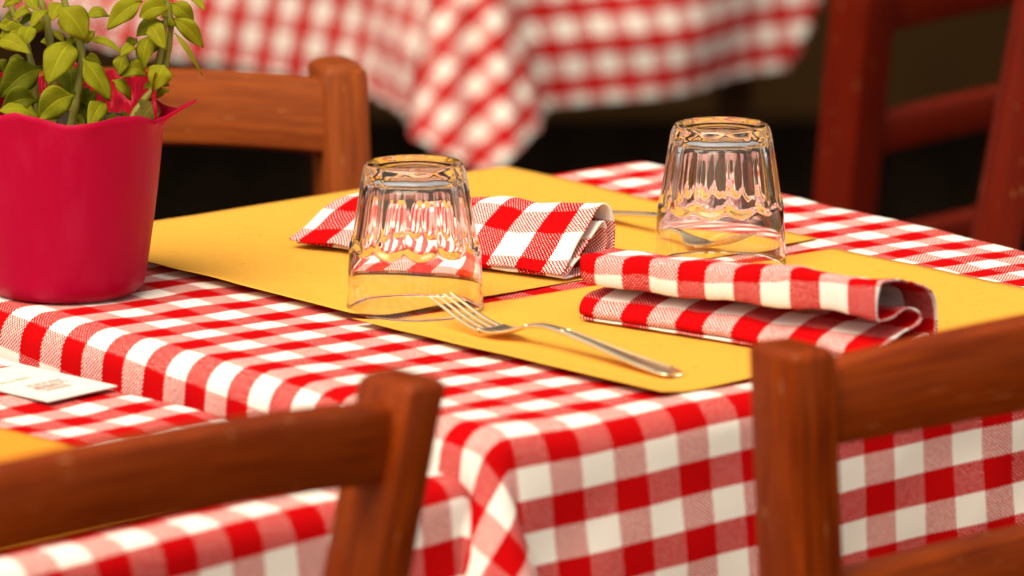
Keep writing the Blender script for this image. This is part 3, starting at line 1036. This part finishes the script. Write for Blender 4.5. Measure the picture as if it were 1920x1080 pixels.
chair(at_depth(1485, 645, 2.55), -1, rad(36), 'sharp red brown chair back in the lower right corner, pushed up to the middle table', rad(6.5), rad(8.5), M['wood'], rail_h=0.0415, crown_b=0.008, gap=0.069)
chair(at_depth(757, 702, 2.50), 1, rad(42), 'dark brown chair back across the lower left, before the table with the white card', rad(6.2), rad(8.7), M['wood'], pd=0.039, pw=0.024, rail_h=0.039, crown=0.013)
chair(at_depth(632, 112, 3.5), -1, rad(198), 'lighter orange brown chair back facing us beyond the table, behind the flower pot', rad(11), rad(1.0), M['wood_warm'], pd=0.046, pw=0.029, rail_h=0.050, gap=0.075, crown=0.012, bow=0.020, cap=0.0055, ease=0.0070, th=0.028)
chair(at_depth(1625, -70, 4.05), -1, rad(44), 'blurred dark red chair back with two slats beyond the right end of the table', rad(8), rad(2.5), M['wood_dark'], W=0.40, pd=0.040, pw=0.034, rail_h=0.045, gap=0.066, slat_h=0.032, crown=0.012)
chair(at_depth(1962, -70, 3.72), 1, rad(188), 'blurred dark red chair post leaning at the right edge of the photo', rad(6), rad(-11), M['wood_dark'], W=0.44, pd=0.032, pw=0.03)


# ------------------------------------------------------------------ potted plant
def plant():
    c = at(124, 545)
    zaxis = float((c - np.array([CAM[0], CAM[1], CAM[2] + TABLE_Z])) @ FW)
    root = empty('potted_plant', (c[0], c[1], TABLE_Z + 0.0015))
    tag(root, 'green leafy plant in a wavy rimmed crimson pot wrap on the checked cloth', 'plant')
    org = np.array([c[0], c[1], TABLE_Z + 0.0015])

    def loc(x, y, dz=0.0):
        return at_depth(x, y, zaxis + dz) - org
    # wrap: a cup whose rim waves, with a point that flares to the right
    NA, NZ = 144, 30
    # rim height (m) by angle; 0 = to the right, -90 = to the camera
    tab = [(-180, 0.1060), (-150, 0.1040), (-132, 0.1045), (-120, 0.1080), (-112, 0.1100), (-100, 0.1075), (-88, 0.1040), (-82, 0.1030), (-74, 0.1038), (-53, 0.1060), (-38, 0.1050), (-22, 0.0998), (-10, 0.1005), (2, 0.1085), (10, 0.1010), (22, 0.1030), (50, 0.1120), (75, 0.108), (100, 0.114), (130, 0.109), (160, 0.110), (180, 0.1060)]
    ta, tz = [q[0] for q in tab], [q[1] for q in tab]
    V, U = [], []
    for j in range(NZ):
        f = j / (NZ - 1)
        for k in range(NA):
            a = -180 + 360 * k / NA
            H = float(np.interp(a, ta, tz))
            z = H * f
            r = 0.0434 + 0.0126 * min(1.0, z / 0.10) + 0.0010 * math.sin(math.pi * min(1, z / 0.1))
            if f < 0.06:
                r -= 0.0035 * (1 - f / 0.06) ** 2
            fl = max(0.0, (f - 0.88) / 0.12)
            point = math.exp(-((a - 2) / 9.0) ** 2)
            r += fl ** 1.6 * (0.0012 + 0.0165 * point) + 0.0006 * math.sin(math.radians(a) * 5 + 1) * f
            r += fl * 0.0012 * math.sin(math.radians(a) * 9)
            V.append((r * math.cos(math.radians(a)), r * math.sin(math.radians(a)), z))
            U.append((k / NA, f))
    F = grid_faces(NZ, NA, True)
    F.append(list(range(NA)))
    w = link('pot_wrap', mesh('pot_wrap', V, F, U), M['pot'], root)
    md = w.modifiers.new('thick', 'SOLIDIFY')
    md.thickness = 0.0007
    md.offset = -1.0
    # the nursery pot inside the wrap
    rings = [[(r * math.cos(2 * math.pi * k / 48), r * math.sin(2 * math.pi * k / 48), z) for k in range(48)] for r, z in ((0.0385, 0.004), (0.0495, 0.088), (0.0515, 0.088), (0.0515, 0.0935), (0.0500, 0.0935), (0.0490, 0.086))]
    link('inner_pot', mesh('inner_pot', *loft(rings)), plain('dark_plastic', (0.05, 0.02, 0.015), 0.6), root, angle=40)
    # crinkled glossy lining that stands above the rim at the back
    V = []
    NA2, NZ2 = 150, 12
    for j in range(NZ2):
        f = j / (NZ2 - 1)
        for k in range(NA2):
            a = -6 + 196 * k / (NA2 - 1)
            ar = math.radians(a)
            cr = noise.noise(Vector((a * 0.09, f * 1.6, 3.0)))
            cr2 = noise.noise(Vector((a * 0.23, f * 4.0, 8.0)))
            r = 0.0510 + 0.003 * f + 0.0042 * cr * (0.3 + f) + 0.0018 * cr2
            z = 0.085 + f * (0.033 + 0.009 * noise.noise(Vector((a * 0.05, 0, 5))) + (0.006 if a < 22 else 0))
            V.append((r * math.cos(ar), r * math.sin(ar), z))
    link('lining', mesh('lining', V, grid_faces(NZ2, NA2)), M['foil'], root)
    # soil
    V = [(0, 0, 0.093)]
    for j in range(1, 9):
        for k in range(40):
            a = 2 * math.pi * k / 40
            r = 0.0515 * j / 8
            V.append((r * math.cos(a), r * math.sin(a), 0.092 + 0.003 * noise.noise(Vector((r * 200 * math.cos(a), r * 200 * math.sin(a), 1)))))
    F = [[0, 1 + k, 1 + (k + 1) % 40] for k in range(40)]
    F += [[1 + j * 40 + k, 1 + (j + 1) * 40 + k, 1 + (j + 1) * 40 + (k + 1) % 40, 1 + j * 40 + (k + 1) % 40] for j in range(7) for k in range(40)]
    link('soil', mesh('soil', V, F), M['soil'], root)
    K = 1 / 3.857
    stems = [
        ([(500, 990), (545, 750), (580, 560), (590, 380), (545, 230), (470, 20), (440, -90)], -0.018, (0.0034, 0.0022)),
        ([(900, 950), (1020, 760), (1120, 620), (1150, 450), (1180, 250), (1200, 120)], -0.012, (0.0032, 0.0018)),
        ([(950, 960), (1080, 740), (1170, 560), (1215, 380), (1235, 150), (1200, -20), (1190, -90)], -0.006, (0.0028, 0.0018)),
        ([(395, 900), (390, 720), (380, 500), (360, 300), (330, 120), (290, -10), (270, -90)], 0.012, (0.0034, 0.0022)),
        ([(280, 930), (270, 800), (245, 560), (200, 350), (130, 170), (60, 0), (30, -80)], 0.004, (0.0027, 0.0020)),
        ([(-60, 950), (-40, 700), (-70, 400), (-110, 100), (-140, -90)], 0.0, (0.003, 0.002)),
    ]
    for pts, dz, (r0, r1) in stems:
        P = spline([loc(x * K, y * K, dz) for x, y in pts], 28)
        rr = np.linspace(r0, r1, 28) * 0.80
        rr = [q * (1 + 0.12 * math.sin(i * 1.9)) for i, q in enumerate(rr)]
        link('stem', mesh('stem', *tube(P, rr, 9)), M['stem'], root)
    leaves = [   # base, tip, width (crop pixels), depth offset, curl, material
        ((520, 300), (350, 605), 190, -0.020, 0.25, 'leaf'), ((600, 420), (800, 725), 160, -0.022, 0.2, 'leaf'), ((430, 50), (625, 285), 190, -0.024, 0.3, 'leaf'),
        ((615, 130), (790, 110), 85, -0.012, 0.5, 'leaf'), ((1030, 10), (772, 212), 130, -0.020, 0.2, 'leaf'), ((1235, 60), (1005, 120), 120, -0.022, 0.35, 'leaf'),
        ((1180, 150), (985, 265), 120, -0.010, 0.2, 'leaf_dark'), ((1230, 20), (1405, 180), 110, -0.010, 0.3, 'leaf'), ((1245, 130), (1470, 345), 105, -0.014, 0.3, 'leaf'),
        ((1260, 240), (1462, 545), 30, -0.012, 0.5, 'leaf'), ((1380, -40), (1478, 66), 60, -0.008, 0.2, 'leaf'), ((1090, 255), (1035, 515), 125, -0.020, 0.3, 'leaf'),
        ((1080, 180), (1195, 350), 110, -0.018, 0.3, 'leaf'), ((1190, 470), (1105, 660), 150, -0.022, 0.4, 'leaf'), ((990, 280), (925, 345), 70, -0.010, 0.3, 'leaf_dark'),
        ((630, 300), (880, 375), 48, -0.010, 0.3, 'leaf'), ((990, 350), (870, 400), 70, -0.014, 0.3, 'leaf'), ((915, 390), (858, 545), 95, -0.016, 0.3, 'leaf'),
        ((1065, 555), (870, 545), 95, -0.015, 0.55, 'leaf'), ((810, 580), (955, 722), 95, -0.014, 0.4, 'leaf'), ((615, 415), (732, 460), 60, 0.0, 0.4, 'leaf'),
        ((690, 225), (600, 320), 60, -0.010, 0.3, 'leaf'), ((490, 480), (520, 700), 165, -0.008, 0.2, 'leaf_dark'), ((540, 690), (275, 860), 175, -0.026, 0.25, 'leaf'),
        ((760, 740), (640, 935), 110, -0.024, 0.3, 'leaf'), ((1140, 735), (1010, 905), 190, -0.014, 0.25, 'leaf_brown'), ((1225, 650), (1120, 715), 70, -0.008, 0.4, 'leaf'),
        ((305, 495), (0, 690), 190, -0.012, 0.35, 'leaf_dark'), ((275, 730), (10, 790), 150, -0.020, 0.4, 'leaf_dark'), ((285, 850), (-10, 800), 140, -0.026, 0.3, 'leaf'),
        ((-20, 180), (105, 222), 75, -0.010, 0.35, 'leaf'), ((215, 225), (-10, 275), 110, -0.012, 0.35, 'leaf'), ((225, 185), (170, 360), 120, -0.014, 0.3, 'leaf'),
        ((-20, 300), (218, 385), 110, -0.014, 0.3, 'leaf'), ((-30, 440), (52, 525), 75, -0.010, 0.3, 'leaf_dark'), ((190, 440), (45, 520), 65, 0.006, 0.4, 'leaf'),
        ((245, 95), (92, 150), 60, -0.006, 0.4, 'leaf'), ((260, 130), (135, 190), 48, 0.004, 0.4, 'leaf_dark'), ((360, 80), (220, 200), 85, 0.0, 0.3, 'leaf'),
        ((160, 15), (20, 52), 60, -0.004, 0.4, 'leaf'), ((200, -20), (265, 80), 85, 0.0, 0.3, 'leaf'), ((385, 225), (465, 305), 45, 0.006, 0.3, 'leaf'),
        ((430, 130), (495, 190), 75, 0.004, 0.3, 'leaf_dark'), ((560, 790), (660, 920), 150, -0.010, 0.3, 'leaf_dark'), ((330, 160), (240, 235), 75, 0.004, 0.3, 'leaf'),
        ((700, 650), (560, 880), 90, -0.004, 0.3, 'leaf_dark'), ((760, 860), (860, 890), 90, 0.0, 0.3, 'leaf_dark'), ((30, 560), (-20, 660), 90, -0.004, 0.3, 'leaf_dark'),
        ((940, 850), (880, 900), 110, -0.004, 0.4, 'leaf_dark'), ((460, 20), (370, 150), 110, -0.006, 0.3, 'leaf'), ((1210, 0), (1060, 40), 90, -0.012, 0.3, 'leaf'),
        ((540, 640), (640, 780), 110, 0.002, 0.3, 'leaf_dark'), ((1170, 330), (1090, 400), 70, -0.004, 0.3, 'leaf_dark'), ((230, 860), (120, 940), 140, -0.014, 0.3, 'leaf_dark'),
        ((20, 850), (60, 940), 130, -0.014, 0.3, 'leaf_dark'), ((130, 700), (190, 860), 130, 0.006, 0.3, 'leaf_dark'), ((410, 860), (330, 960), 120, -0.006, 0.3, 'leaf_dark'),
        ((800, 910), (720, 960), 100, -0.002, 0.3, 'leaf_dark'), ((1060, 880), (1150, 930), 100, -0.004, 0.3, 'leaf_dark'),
    ]
    view = FW
    lr = random.Random(11)
    # small side leaves along the stems
    for pts, dz, _ in stems:
        P = spline(pts, 40)
        for q in range(3, 37, 4):
            if lr.random() < 0.6:
                x, y = P[q]
                a = lr.choice((-1, 1)) * lr.uniform(0.3, 1.2)
                ln = lr.uniform(70, 135)
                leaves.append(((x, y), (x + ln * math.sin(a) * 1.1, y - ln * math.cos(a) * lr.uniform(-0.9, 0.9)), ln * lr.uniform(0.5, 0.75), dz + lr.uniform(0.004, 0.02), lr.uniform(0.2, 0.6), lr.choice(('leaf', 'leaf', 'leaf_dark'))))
    for b, t, wpx, dz, curl, mn in leaves:
        pb = loc(b[0] * K, b[1] * K, dz + lr.uniform(-0.004, 0.004))
        pt = loc(t[0] * K, t[1] * K, dz + lr.uniform(-0.014, 0.006))
        d = pt - pb
        L = float(np.linalg.norm(d))
        d /= L
        nv = -view + 0.45 * np.array([0, 0, 1.0]) + np.array([lr.uniform(-.35, .35), 0, lr.uniform(-.25, .25)])
        nv -= d * (nv @ d)
        nv /= np.linalg.norm(nv)
        sd = np.cross(d, nv)
        wd = wpx * K / 3300.0 * 1.16
        NL, NW = 14, 9
        V, U = [], []
        ph = lr.random() * 6
        roll = lr.uniform(-0.5, 0.5)
        wide = lr.uniform(0.72, 1.05)
        sway = lr.uniform(-0.16, 0.16) * L
        cup = lr.uniform(0.15, 0.55)
        for i in range(NL):
            s = i / (NL - 1)
            if s < 0.12:
                hw = 0.05 + 0.06 * s / 0.12
            else:
                q = (s - 0.12) / 0.88
                hw = 0.09 * (1 - q) ** 2 + 0.5 * max(0.0, math.sin(math.pi * q ** wide)) ** 0.82
            hw = max(hw * wd, 0.00025)
            arch = curl * L * 0.6 * (math.sin(math.pi * s) - 0.35 * s)
            for j in range(NW):
                v = j / (NW - 1) * 2 - 1
                fold = cup * hw * abs(v) ** 1.3 - 0.30 * hw * v * v * v * v
                rip = 0.10 * wd * math.sin(s * 12 + ph + (1.5 if v > 0 else 0)) * v * v
                p = pb + d * (s * L) + sd * (v * hw + sway * s * (1 - s)) + nv * (arch * 0.7 + fold + rip + roll * v * hw)
                p = p + np.array([0, 0, 0.30 * curl * L * math.sin(math.pi * s)])
                V.append(p)
                U.append((s, v))
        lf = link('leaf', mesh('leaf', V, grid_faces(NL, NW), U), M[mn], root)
        md = lf.modifiers.new('thick', 'SOLIDIFY')
        md.thickness = 0.0003
        md.offset = 0.0


plant()
